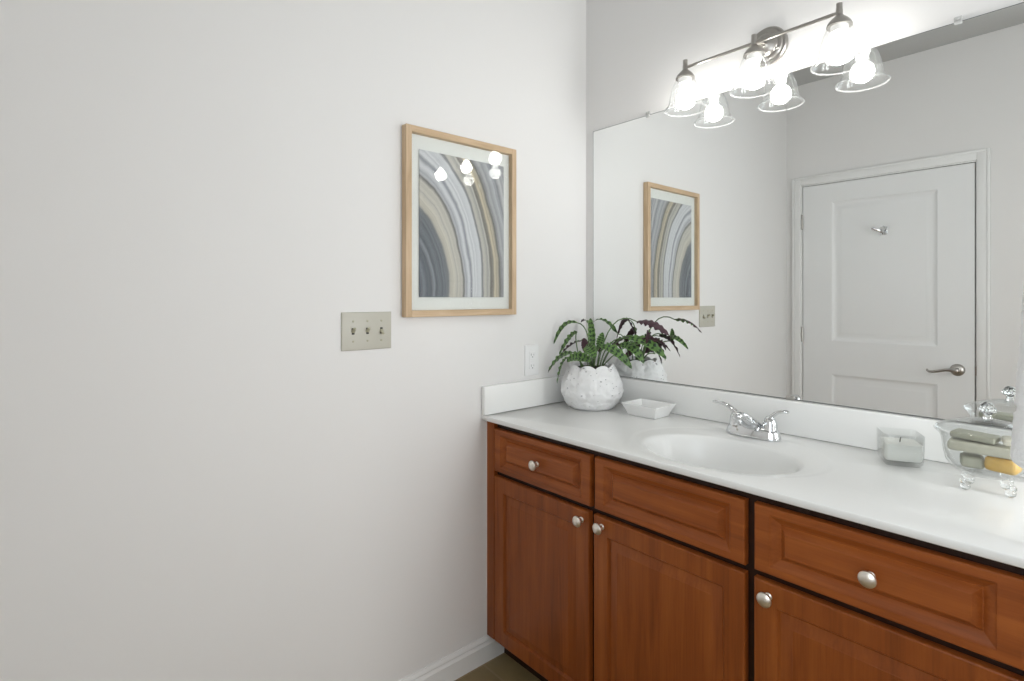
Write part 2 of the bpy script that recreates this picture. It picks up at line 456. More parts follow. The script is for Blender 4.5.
# unseen window added behind the camera to hold the fill light
bm = bmesh.new()
for a, b, c, d in ((WX0, WX0 + .05, WZ0, WZ1), (WX1 - .05, WX1, WZ0, WZ1), (WX0 + .05, WX1 - .05, WZ0, WZ0 + .05), (WX0 + .05, WX1 - .05, WZ1 - .05, WZ1)):
    box(bm, a, b, DY - .07, DY - .02, c, d, bev=.003)
w1 = struct('added_window_1', bm, M_TRIM)
obj('pane', B(WX0 + .05, WX1 - .05, DY - .046, DY - .040, WZ0 + .05, WZ1 - .05), M_WPANE, w1, smooth=0)

bm = bmesh.new()
for a, b, c, d in ((VY0, VY0 + .04, VZ0, VZ1), (VY1 - .04, VY1, VZ0, VZ1), (VY0 + .04, VY1 - .04, VZ0, VZ0 + .04), (VY0 + .04, VY1 - .04, VZ1 - .04, VZ1)):
    box(bm, RX + .02, RX + .07, a, b, c, d, bev=.003)
w2 = struct('added_window_2', bm, M_TRIM)  # unseen window added to hold the side fill light
obj('pane', B(RX + .040, RX + .046, VY0 + .04, VY1 - .04, VZ0 + .04, VZ1 - .04), M_WPANE, w2, smooth=0)

def base_profile(bm, p0, p1, inward, h=.088, t=.013):
    """baseboard from p0 to p1 with a moulded top; inward = normal into the room"""
    prof = [(0, 0), (t, 0), (t, h * .68), (t * .72, h * .73), (t * .60, h * .80), (t * .78, h * .84), (t * .74, h * .90), (t * .42, h * .96), (t * .35, h), (0, h)]
    rings = []
    for p in (p0, p1):
        rings.append([bm.verts.new((p[0] + inward[0] * a, p[1] + inward[1] * a, b)) for a, b in prof])
    bridge(bm, rings[0], rings[1]); bm.faces.new(rings[0]); bm.faces.new(rings[1])
    return bm
struct('baseboard_left', base_profile(bmesh.new(), (0, DY, 0), (0, -.455, 0), (1, 0)), M_TRIM)
struct('baseboard_front', base_profile(bmesh.new(), (1.04, DY, 0), (RX, DY, 0), (0, 1)), M_TRIM)
struct('baseboard_right', base_profile(bmesh.new(), (RX, DY + .013, 0), (RX, WB, 0), (-1, 0)), M_TRIM)

# door casing
def casing(bm, x0, x1, z0, z1, vert):
    y = DY
    if vert:
        box(bm, x0, x1, y, y + .012, z0, z1, bev=.003); 
    else:
        box(bm, x0, x1, y, y + .012, z0, z1, bev=.003)
bm = bmesh.new()
casing(bm, .040, .094, 0, 2.094, True); casing(bm, .983, 1.038, 0, 2.094, True); casing(bm, .094, .983, 2.040, 2.094, False)
box(bm, .040, .055, DY + .012, DY + .0145, 0, 2.094, bev=.002); box(bm, 1.023, 1.038, DY + .012, DY + .0145, 0, 2.094, bev=.002); box(bm, .055, 1.023, DY + .012, DY + .0145, 2.079, 2.094, bev=.002)
struct('trim_1', bm, M_TRIM)
bm = bmesh.new()   # jamb and stop behind the slab
box(bm, OX0 - .02, OX0 + .002, DY - .12, DY + .001, 0, OZ); box(bm, OX1 - .002, OX1 + .02, DY - .12, DY + .001, 0, OZ); box(bm, OX0, OX1, DY - .12, DY + .001, OZ - .002, OZ + .02)
box(bm, OX0, OX0 + .03, DY - .075, DY - .042, 0, OZ); box(bm, OX1 - .03, OX1, DY - .075, DY - .042, 0, OZ); box(bm, OX0, OX1, DY - .075, DY - .042, OZ - .03, OZ)
struct('trim_2', bm, M_TRIM, smooth=0)

def door_slab():
    """two-panel moulded door seen from +y: grid of cells with recessed moulded panels"""
    bm = bmesh.new()
    X0, X1, Z0, Z1 = .1045, .9725, .012, 2.0295
    YF = DY - .001
    panels = [(.275, .812, 1.030, 1.912), (.275, .812, .25, .818)]
    # back and sides
    box(bm, X0, X1, YF - .036, YF - .012, Z0, Z1)
    # front skin with two openings
    def strip(a, b, c, d):
        box(bm, a, b, YF - .012, YF, c, d)
    strip(X0, .275, Z0, Z1); strip(.812, X1, Z0, Z1)
    strip(.275, .812, 1.912, Z1); strip(.275, .812, .818, 1.030); strip(.275, .812, Z0, .25)
    for a, b, c, d in panels:
        rings = []
        for ins, dy in ((0, 0), (.008, -.005), (.020, -.010), (.030, -.010), (.052, -.0025), (.056, -.002)):
            rings.append([bm.verts.new((a + ins, YF + dy, c + ins)), bm.verts.new((b - ins, YF + dy, c + ins)),
                          bm.verts.new((b - ins, YF + dy, d - ins)), bm.verts.new((a + ins, YF + dy, d - ins))])
        for p, q in zip(rings, rings[1:]): bridge(bm, p, q)
        bm.faces.new(rings[-1])
    return bm
door = struct('door_1', door_slab(), M_DOOR, smooth=30, recalc=False)
bpy.context.view_layer.update()
me = door.data
bm = bmesh.new(); bm.from_mesh(me); bmesh.ops.recalc_face_normals(bm, faces=bm.faces[:])
for f in bm.faces:      # loose panel skins: make them face the room
    pass
bm.to_mesh(me); bm.free()
# lever handle
bm = bmesh.new()
lathe(bm, [(.033, 0), (.033, .004), (.029, .010), (.020, .014), (.012, .016), (.0105, .045), (.013, .05), (.012, .062), (.004, .066)], (.900, DY - .001, .908), 'y', 28)
tube(bm, [(.900, DY + .053, .908), (.880, DY + .055, .910), (.855, DY + .055, .908), (.825, DY + .054, .899), (.800, DY + .052, .893), (.783, DY + .050, .893), (.774, DY + .047, .899), (.773, DY + .044, .905)],
     [.010, .010, .0085, .0075, .007, .0065, .006, .004], 12)
obj('door_handle', bm, M_NICKEL, door)
obj('latch', B(.9735, .979, DY - .034, DY + .002, .885, .935), M_NICKEL, door)
for z in (1.80, 1.064, .22):
    bm = bmesh.new()
    lathe(bm, [(.004, -.049), (.0065, -.047), (.0065, .047), (.004, .049)], (.1005, DY + .006, z), 'z', 12)
    obj('hinge', bm, M_NICKEL, door)
bm = bmesh.new()
HZ, HX, HY = 1.702, .545, DY - .003
box(bm, HX - .006, HX + .030, HY, HY + .007, HZ - .024, HZ + .024, bev=.002)
tube(bm, [(HX + .010, HY + .004, HZ - .006), (HX + .008, HY + .026, HZ - .010), (HX - .006, HY + .046, HZ + .000), (HX - .036, HY + .055, HZ + .016)], [.008, .008, .007, .009], 10)
tube(bm, [(HX + .010, HY + .024, HZ - .008), (HX + .018, HY + .044, HZ + .004), (HX + .026, HY + .054, HZ + .018)], [.008, .007, .009], 10)
rh = obj('robe_hook', bm, M_CHROME, door); rh['label'] = 'small chrome double robe hook'

# ------------------------------------------------------------------ vanity cabinet
FY = -.5385      # front of doors
ZT, ZB = .8650, .092
van = thing('vanity_cabinet', (.76, -.27, 0), 'long cherry-stained vanity cabinet with raised-panel doors and drawers under the white sink top', 'vanity')
CX0, CX1 = .0058, 1.515
bm = bmesh.new()
box(bm, CX0, CX0 + .016, -.500, -.004, ZB, ZT - .001); box(bm, CX1 - .016, CX1, -.500, -.004, ZB, ZT - .001)
box(bm, CX0 + .016, CX1 - .016, -.500, -.004, ZB, ZB + .016); box(bm, CX0 + .016, CX1 - .016, -.012, -.004, ZB + .016, ZT - .001)
obj('carcass', bm, M_WOODV, van, smooth=0)
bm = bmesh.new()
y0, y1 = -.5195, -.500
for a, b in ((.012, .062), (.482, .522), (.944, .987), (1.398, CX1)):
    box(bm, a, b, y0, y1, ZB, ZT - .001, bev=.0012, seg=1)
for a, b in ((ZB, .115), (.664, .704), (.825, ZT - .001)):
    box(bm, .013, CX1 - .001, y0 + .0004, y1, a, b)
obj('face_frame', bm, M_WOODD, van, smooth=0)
obj('end_stile', B(.0055, .0462, -.5378, -.520, ZB + .001, ZT - .0015, bev=.0015, seg=1), M_WOODV, van)
obj('end_stile', B(1.4155, CX1, -.5378, -.520, ZB + .001, ZT - .0015, bev=.0015, seg=1), M_WOODV, van)
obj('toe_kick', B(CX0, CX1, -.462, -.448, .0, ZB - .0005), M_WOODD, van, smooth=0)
obj('scribe_strip', B(.0005, .0052, -.5370, -.505, ZB + .002, ZT - .001, bev=.001, seg=1), M_CAULK, van)['label'] = 'white caulk strip against the wall'

def knob(x, z, parent):
    bm = bmesh.new()
    lathe(bm, [(.0085, 0), (.0085, -.002), (.006, -.004), (.0055, -.012), (.0075, -.016), (.0145, -.018), (.0162, -.021), (.0155, -.024), (.011, -.0275), (.005, -.029)], (x, FY, z), 'y', 24)
    return obj('knob', bm, M_KNOB, parent)

def front(name, x0, x1, z0, z1, prof, mat):
    """raised-panel front: prof = [(inset across, inset up, depth)] from the frame's inner edge to the field"""
    bm = bmesh.new()
    steps = [(0, 0, .0185), (0, 0, .0045), (.0012, .0012, .0018), (.004, .004, 0)] + prof
    rect_panel(bm, FY, x0, x1, z0, z1, steps)
    return obj(name, bm, mat, van, smooth=25)
DRAWER = [(.034, .018, 0), (.036, .020, .0022), (.039, .023, .0035), (.053, .0365, .0145), (.0548, .0382, .0145), (.0665, .0495, .0015), (.068, .051, .0008), (.070, .053, .0008)]
DOOR = [(.050, .050, 0), (.0515, .0515, .002), (.0540, .0540, .0075), (.0575, .0575, .0082), (.082, .082, .0022), (.0835, .0835, .0015), (.086, .086, .0015)]
DZ0, DZ1 = .691, .841
d = front('drawer_front', .047, .4895, DZ0, DZ1, DRAWER, M_WOODH); knob(.267, .765, d)
front('drawer_front', .505, .949, DZ0, DZ1, DRAWER, M_WOODH)
d = front('drawer_front', .9695, 1.414, DZ0, DZ1, DRAWER, M_WOODH); knob(1.197, .765, d)
d = front('door', .047, .4850, ZB, .6745, DOOR, M_WOODV); knob(.457, .645, d)
d = front('door', .5020, .949, ZB, .6745, DOOR, M_WOODV); knob(.534, .648, d)
d = front('door', .969, 1.414, ZB, .6745, DOOR, M_WOODV); knob(1.002, .644, d)

# ------------------------------------------------------------------ sink top with integral oval basin
TZ = .8824
TH = .0172
top = thing('sink_top', (.76, -.28, ZT), 'glossy white cultured marble sink top with integral oval basin on the cherry cabinet', 'countertop')
def sink_top():
    bm = bmesh.new()
    X0, X1, Y0, Y1 = .0006, 1.53, -.5565, WB - .0006
    cx, cy, ea, eb = .7783, -.3475, .208, .152
    ocx, ocy, oa, ob = .7783, -.3085, .268, .216
    n0 = 96
    ang = [2 * PI * i / n0 for i in range(n0)]
    for X, Y in ((X0, Y0), (X1, Y0), (X1, Y1), (X0, Y1)):
        ang.append(math.atan2(Y - ocy, X - ocx) % (2 * PI))
    ang.sort()
    def rect(a, i):
        c, s = math.cos(a), math.sin(a)
        t = 1e9
        if c > 1e-9: t = min(t, (X1 - i - ocx) / c)
        if c < -1e-9: t = min(t, (X0 + i - ocx) / c)
        if s > 1e-9: t = min(t, (Y1 - i - ocy) / s)
        if s < -1e-9: t = min(t, (Y0 + i - ocy) / s)
        x, y = ocx + c * t, ocy + s * t
        return max(X0 + i, min(X1 - i, x)), max(Y0 + i, min(Y1 - i, y))
    def ell(a, k, mx, my, A, Bq):
        # same polar direction, so rings never cross
        c, s = math.cos(a), math.sin(a)
        r = 1 / math.sqrt((c / A) ** 2 + (s / Bq) ** 2)
        return mx + k * r * c, my + k * r * s
    rings = []
    def add(f, z): rings.append([bm.verts.new((*f(a), z)) for a in ang])
    # underside lip, front edge, top
    add(lambda a: rect(a, .03), TZ - TH)
    add(lambda a: rect(a, .0025), TZ - TH); add(lambda a: rect(a, .0), TZ - TH + .0025)
    add(lambda a: rect(a, .0), TZ - .0028); add(lambda a: rect(a, .0008), TZ - .0008); add(lambda a: rect(a, .0028), TZ)
    for k, z in ((1.03, 0), (1.0, -.0004), (.975, -.0014), (.94, -.0018)):
        add(lambda a, k=k: ell(a, k, ocx, ocy, oa, ob), TZ + z)
    for s, z in ((1.06, -.0026), (1.02, -.0050), (.99, -.011), (.965, -.020), (.93, -.040), (.88, -.064), (.80, -.090), (.68, -.112), (.5, -.128), (.3, -.136), (.14, -.139)):
        add(lambda a, s=s: ell(a, s, cx, cy, ea, eb), TZ + z)
    for a, b in zip(rings, rings[1:]): bridge(bm, a, b)
    bm.faces.new(rings[-1])
    return bm
obj('counter', sink_top(), M_MARBLE, top, smooth=50)
bm = bmesh.new()
lathe(bm, [(.022, .743), (.022, .7455), (.017, .7462), (.015, .7445), (.004, .7440)], (.7783, -.3475, 0), 'z', 24)
obj('drain', bm, M_CHROME, top)
obj('side_splash', B(.0006, .0200, -.5594, -.0215, TZ + .0016, .9863, bev=.003), M_MARBLE, top)
obj('back_splash', B(.0006, 1.53, -.0205, WB - .0006, TZ + .0004, .9863, bev=.003), M_MARBLE, top)

# ------------------------------------------------------------------ wall mirror
MX0, MX1, MZ0, MZ1 = .0436, 1.50, .9885, 1.9988
mir = thing('wall_mirror', ((MX0 + MX1) / 2, 0, MZ0), 'big frameless wall mirror above the sink, held by small clips', 'mirror')
bm = bmesh.new(); box(bm, MX0 + .0018, MX1 - .0018, 0, .003, MZ0 + .0018, MZ1 - .0018)
obj('mirror_glass', bm, M_MIRROR, mir, smooth=0)
bm = bmesh.new()
box(bm, MX0, MX1, .0004, .0058, MZ0, MZ0 + .0018); box(bm, MX0, MX1, .0004, .0058, MZ1 - .0022, MZ1)
box(bm, MX0, MX0 + .0026, .0004, .0058, MZ0 + .0018, MZ1 - .0022); box(bm, MX1 - .0018, MX1, .0004, .0058, MZ0 + .0018, MZ1 - .0022)
obj('mirror_edge', bm, M_MEDGE, mir, smooth=0)
for x in (.315, 1.240):
    bm = bmesh.new()
    box(bm, x - .008, x + .008, -.0040, -.0002, MZ1 - .008, MZ1 + .004, bev=.001); box(bm, x - .008, x + .008, -.0040, WB - .0002, MZ1 + .0005, MZ1 + .012, bev=.001)
    sphere(bm, (x, -.0045, MZ1 + .006), .0035, 1, .5, 1, 10, 6)
    obj('clip', bm, M_CLIP, mir)
bm = bmesh.new()
x = .835
box(bm, x - .012, x + .012, -.007, -.0002, MZ0 - .001, MZ0 + .010, bev=.002)
obj('clip', bm, M_NICKEL, mir)

# ------------------------------------------------------------------ vanity light
LX, LY, LZ = .766, -.096, 2.100
vl = thing('vanity_light', (LX, 0, LZ), 'brushed nickel three-bulb wall light with clear glass bell shades above the mirror', 'wall light')
bm = bmesh.new()
lathe(bm, [(.061, WB - .0003), (.061, -.006), (.058, -.010), (.051, -.0115), (.049, -.0155), (.044, -.018), (.038, -.0185), (.036, -.022), (.028, -.027), (.018, -.031), (.012, -.034), (.010, -.036)], (LX, 0, LZ), 'y', 40)
for sx, sz in ((-.038, .022), (.038, -.022)):
    sphere(bm, (LX + sx, -.020, LZ + sz), .005, 1, 1, 1, 12, 8)
obj('backplate', bm, M_NICKEL, vl)
BZ = 2.083
bm = bmesh.new()
tube(bm, [(LX, -.030, LZ), (LX, -.055, LZ), (LX, -.078, BZ + .008), (LX, LY, BZ)], [.009, .009, .008, .007], 12)
obj('arm', bm, M_NICKEL, vl)
bm = bmesh.new()
tube(bm, [(.531, LY, BZ), (.766, LY, BZ), (1.001, LY, BZ)], .0048, 12)
obj('bar', bm, M_NICKEL, vl)
for x in (.531, .766, 1.001):
    c = (x, LY, 0)
    bm = bmesh.new()
    lathe(bm, [(.006, 2.109), (.0078, 2.108), (.0078, 2.092), (.0085, 2.090), (.0085, 2.077), (.0115, 2.073), (.0165, 2.068), (.023, 2.062), (.029, 2.054), (.0315, 2.048), (.0315, 2.045), (.029, 2.0445), (.0005, 2.052)], c, 'z', 28)
    cap = obj('lamp_holder', bm, M_NICKEL, vl)
    bm = bmesh.new()
    lathe(bm, [(.0, 2.0505), (.0215, 2.0495), (.0215, 2.030), (.0185, 2.0275), (.0165, 2.012), (.0, 2.011)][1:-1], c, 'z', 24)
    obj('socket', bm, M_SOCKET, cap)
    bm = bmesh.new()
    outer = [(.0285, 2.047), (.0300, 2.043), (.0355, 2.034), (.0420, 2.020), (.0475, 2.002), (.0510, 1.984), (.0535, 1.968), (.0575, 1.955), (.0628, 1.946), (.0678, 1.9425)]
    t = .0022
    inner = [(r - t, z - .0002) for r, z in outer]
    rim = [(.0695, 1.9418), (.0700, 1.9400), (.0692, 1.9384), (.0676, 1.9380), (.0662, 1.9392)]
    lathe(bm, outer + rim + inner[::-1], c, 'z', 48, False, False)
    for f in bm.faces:
        if f.calc_center_median().z < 1.9422: f.material_index = 1
    sh = obj('glass_shade', bm, [M_GLASS, M_RIM], vl, smooth=60)
    sh['label'] = 'clear glass bell shade'
    bm = bmesh.new()
    prof = [(.010, 2.0105), (.0125, 2.009), (.0130, 2.004)] + [(.0310 * math.sin(a), 1.9725 + .0310 * math.cos(a)) for a in [.55 + (PI - .62) * i / 11 for i in range(12)]] + [(.002, 1.9415)]
    lathe(bm, prof, c, 'z', 24)
    obj('light_bulb', bm, M_BULB, vl, smooth=60)

# ------------------------------------------------------------------ framed picture
PY0, PY1, PZ0, PZ1, PT = -.8793, -.4146, 1.240, 1.851, .0278
pic = thing('framed_picture', (0, (PY0 + PY1) / 2, PZ0), 'framed grey and white agate band print in a pale oak frame on the left wall', 'picture')
FW = .0215
for a, b in ((PY0, PY0 + FW), (PY1 - FW, PY1)):
    obj('frame_stile', B(.0005, PT, a, b, PZ0, PZ1, bev=.0012, seg=1), M_OAKV, pic, smooth=0)
for a, b in ((PZ0, PZ0 + FW), (PZ1 - FW, PZ1)):
    obj('frame_rail', B(.0005, PT, PY0 + FW, PY1 - FW, a, b, bev=.0012, seg=1), M_OAKH, pic, smooth=0)
obj('mat_board', B(.001, .008, PY0 + FW, PY1 - FW, PZ0 + FW, PZ1 - FW), M_MAT, pic, smooth=0)
AY0, AY1, AZ0, AZ1 = -.8215, -.4640, 1.304, 1.783
bm = B(.0095, .0125, AY0, AY1, AZ0, AZ1)
uv = bm.loops.layers.uv.new('UVMap')
for f in bm.faces:
    for l in f.loops:
        l[uv].uv = ((l.vert.co.y - AY0) / (AY1 - AY0), (l.vert.co.z - AZ0) / (AZ1 - AZ0))
obj('art_print', bm, M_ART, pic, smooth=0)['label'] = 'curved grey, white and tan agate bands'
obj('picture_glass', B(.0215, .0235, PY0 + FW, PY1 - FW, PZ0 + FW, PZ1 - FW), M_PANE, pic, smooth=0)

# ------------------------------------------------------------------ light switch plate
SY0, SY1, SZ0, SZ1 = -1.0802, -.9182, 1.1446, 1.2586
sw = thing('light_switch', (0, (SY0 + SY1) / 2, SZ0), 'almond three-gang toggle switch plate below the picture on the left wall', 'light switch')
bm = bmesh.new()
rr = []
for ins, x in ((0, .0004), (0, .0035), (.0015, .0055), (.005, .0065)):
    rr.append([bm.verts.new((x, SY0 + ins, SZ0 + ins)), bm.verts.new((x, SY1 - ins, SZ0 + ins)), bm.verts.new((x, SY1 - ins, SZ1 - ins)), bm.verts.new((x, SY0 + ins, SZ1 - ins))])
for a, b in zip(rr, rr[1:]): bridge(bm, a, b)
bm.faces.new(rr[0]); bm.faces.new(rr[-1])
plate = obj('plate', bm, M_IVORY, sw, smooth=20)
ZC = (SZ0 + SZ1) / 2
for k, (y, up) in enumerate(((-1.0452, True), (-.9992, True), (-.9532, False))):
    bm = bmesh.new()
    box(bm, .0062, .0068, y - .0042, y + .0042, ZC - .0095, ZC + .0095)
    slot = obj('toggle_slot', bm, M_SLOT, sw, smooth=0)
    s = 1 if up else -1
    bm = bmesh.new()
    pts = [(.0062, y, ZC - s * .001), (.0115, y, ZC + s * .004), (.0185, y, ZC + s * .0095)]
    tube(bm, pts, [.0062, .0052, .0044], 10, .8)
    obj('toggle', bm, M_IVORYD, sw)
    for dz in (-.030, .030):
        bm = bmesh.new()
        lathe(bm, [(.0034, .0064), (.0034, .0070), (.0022, .0078)], (0, y, ZC + dz), 'x', 12)
        obj('screw', bm, M_IVORYD, sw)

# ------------------------------------------------------------------ wall outlet
OY0, OY1, OZ0, OZ1 = -.351, -.279, 1.003, 1.120
ou = thing('wall_outlet', (0, (OY0 + OY1) / 2, OZ0), 'white electrical outlet with test buttons above the side splash, left of the plant', 'outlet')
bm = bmesh.new()
rr = []
for ins, x in ((0, .0004), (0, .0035), (.0015, .0055), (.004, .0062)):
    rr.append([bm.verts.new((x, OY0 + ins, OZ0 + ins)), bm.verts.new((x, OY1 - ins, OZ0 + ins)), bm.verts.new((x, OY1 - ins, OZ1 - ins)), bm.verts.new((x, OY0 + ins, OZ1 - ins))])
for a, b in zip(rr, rr[1:]): bridge(bm, a, b)
bm.faces.new(rr[0]); bm.faces.new(rr[-1])
obj('plate', bm, M_WPLAST, ou, smooth=20)
oy, oz = (OY0 + OY1) / 2, (OZ0 + OZ1) / 2
rec = obj('receptacle', B(.0058, .0085, oy - .0165, oy + .0165, oz - .0335, oz + .0335, bev=.001, seg=1), M_WPLAST, ou)
for dz in (-.021, .021):
    bm = bmesh.new()
    box(bm, .0083, .0088, oy - .0075, oy - .0058, dz + oz - .004, dz + oz + .005); box(bm, .0083, .0088, oy + .0055, oy + .0070, dz + oz - .003, dz + oz + .004)
    box(bm, .0083, .0088, oy - .0022, oy + .0022, dz + oz - .0105, dz + oz - .0065)
    obj('socket_slot', bm, M_GPLAST, rec, smooth=0)
for dz in (-.0035, .0035):
    obj('test_button', B(.0084, .0096, oy - .008, oy + .008, oz + dz - .0026, oz + dz + .0026, bev=.0005, seg=1), M_WPLAST, rec)

# ------------------------------------------------------------------ faucet
FX, FYC = .770, -.112
fa = thing('faucet', (FX, FYC, TZ), 'chrome two-lever bathroom faucet behind the oval basin', 'faucet')
bm = bmesh.new()
rings = []
def oval(cx, cy, z, a, b, n=40, p=2.6):
    out = []
    for i in range(n):
        t = 2 * PI * i / n
        c, s = math.cos(t), math.sin(t)
        out.append(bm.verts.new((cx + a * abs(c) ** (2 / p) * (1 if c >= 0 else -1), cy + b * abs(s) ** (2 / p) * (1 if s >= 0 else -1), z)))
    return out
for a, b, z in ((.081, .033, TZ + .0002), (.081, .033, TZ + .006), (.079, .0315, TZ + .012), (.0765, .029, TZ + .022), (.072, .026, TZ + .029), (.066, .021, TZ + .032), (.05, .014, TZ + .0335)):
    rings.append(oval(FX, FYC, z, a, b))
for a, b in zip(rings, rings[1:]): bridge(bm, a, b)
bm.faces.new(rings[0]); bm.faces.new(rings[-1])
obj('base', bm, M_CHROME, fa)
# spout: broad wedge that rises from the base and reaches out over the basin
bm = bmesh.new(); rings = []
for y, z, hw, hh in ((-.082, TZ + .020, .024, .010), (-.100, TZ + .027, .029, .015), (-.122, TZ + .035, .030, .019), (-.145, TZ + .047, .026, .020), (-.168, TZ + .060, .0215, .0175), (-.190, TZ + .070, .0185, .0145), (-.208, TZ + .0745, .0165, .0125), (-.220, TZ + .0735, .013, .010), (-.224, TZ + .072, .007, .006)):
    ring = []
    for i in range(24):
        t = 2 * PI * i / 24; c, s = math.cos(t), math.sin(t)
        ring.append(bm.verts.new((FX + hw * abs(c) ** .8 * (1 if c >= 0 else -1), y, z + hh * abs(s) ** .85 * (1 if s >= 0 else -1))))
    rings.append(ring)
for a, b in zip(rings, rings[1:]): bridge(bm, a, b)
bm.faces.new(rings[0]); bm.faces.new(rings[-1])
lathe(bm, [(.0095, TZ + .052), (.0095, TZ + .068)], (FX, -.205, 0), 'z', 18)
obj('spout', bm, M_CHROME, fa, smooth=50)
for s in (-1, 1):
    hx = FX + s * .051
    bm = bmesh.new()
    lathe(bm, [(.0235, TZ + .016), (.0235, TZ + .022), (.0215, TZ + .026), (.0205, TZ + .040), (.0190, TZ + .050), (.0150, TZ + .060), (.0105, TZ + .066), (.004, TZ + .068)], (hx, FYC, 0), 'z', 28)
    k = 1.0 if s < 0 else .62
    w = 0.0 if s < 0 else .004
    hp = [(hx - s * .006, FYC - .002, TZ + .060), (hx + s * .012 * k, FYC + w * .2, TZ + .070), (hx + s * .030 * k, FYC + .003 + w * .5, TZ + .080), (hx + s * .050 * k, FYC + .005 + w * .8, TZ + .085), (hx + s * .072 * k, FYC + .006 + w, TZ + .0855), (hx + s * .080 * k, FYC + .006 + w * 1.1, TZ + .0850)]
    tube(bm, hp, [.011, .0115, .0105, .0095, .0095, .006], 14, .55)
    obj('lever_handle', bm, M_CHROME, fa, smooth=50)

# ------------------------------------------------------------------ potted plant
PCX, PCY = .162, -.148
pl = thing('potted_plant', (PCX, PCY, TZ), 'leafy spotted prayer plant in a white petal-textured pot in the corner of the sink top', 'potted plant')
def pot_mesh():
    bm = bmesh.new(); n = 180; rows = 44
    H = .160
    def rprof(t):
        pts = [(0, .078), (.05, .089), (.15, .101), (.3, .115), (.42, .1180), (.6, .1140), (.75, .1055), (.9, .0930), (1, .0850)]
        for (a, ra), (b, rb) in zip(pts, pts[1:]):
            if t <= b:
                u = (t - a) / (b - a); u = u * u * (3 - 2 * u) * .4 + u * .6
                return ra + (rb - ra) * u
        return pts[-1][1]
    NL = 9
    rings = []
    for j in range(rows + 1):
        t = j / rows; ring = []
        for i in range(n):
            a = 2 * PI * i / n
            lobe = abs(math.sin(a * NL / 2))
            ht = H + .0125 * (lobe ** .75) - .006
            z = t * ht
            # overlapping petals: each row's tips stand proud of the row above
            bump = 0
            rowsp = 4.0
            q = t * rowsp; k = math.floor(q); f = q - k
            sft = .5 if k % 2 else 0
            cell = abs(math.sin((a * NL / 2) + sft * PI))
            edge = f - .80 * cell ** .6
            bump = .0055 * max(0, min(1, .5 + edge * 2.0)) if edge < 0 else -.0005
            if edge < 0: bump = .0024 * (f / max(.05, .80 * cell ** .6))
            bump += .0040 * noise.noise(Vector((math.cos(a) * 3.4, math.sin(a) * 3.4, t * 5)))
            bump += .0022 * noise.noise(Vector((math.cos(a) * 9, math.sin(a) * 9, t * 14)))
            if t < .03: bump *= t / .03
            r = rprof(t) + bump
            ring.append(bm.verts.new((PCX + r * math.cos(a), PCY + r * math.sin(a), TZ + .0005 + z)))
        rings.append(ring)
    # inside wall
    for rr_, dz in ((-.003, .0005), (-.007, -.002), (-.008, -.03), (-.010, -.05)):
        ring = []
        for i in range(n):
            a = 2 * PI * i / n
            lobe = abs(math.sin(a * NL / 2)); ht = H + .0125 * (lobe ** .75) - .006
            r = rprof(1) + rr_
            ring.append(bm.verts.new((PCX + r * math.cos(a), PCY + r * math.sin(a), TZ + ht + dz)))
        rings.append(ring)
    for a, b in zip(rings, rings[1:]): bridge(bm, a, b)
    bm.faces.new(rings[0])
    return bm
obj('pot', pot_mesh(), M_POT, pl, smooth=40)
bm = bmesh.new()
SZ = TZ + .150
lathe(bm, [(.0745, SZ - .004), (.06, SZ + .003), (.03, SZ + .006), (.003, SZ + .007)], (PCX, PCY, 0), 'z', 32)
for v in bm.verts: v.co.z += .003 * noise.noise(v.co * 60)
obj('soil', bm, M_SOIL, pl)

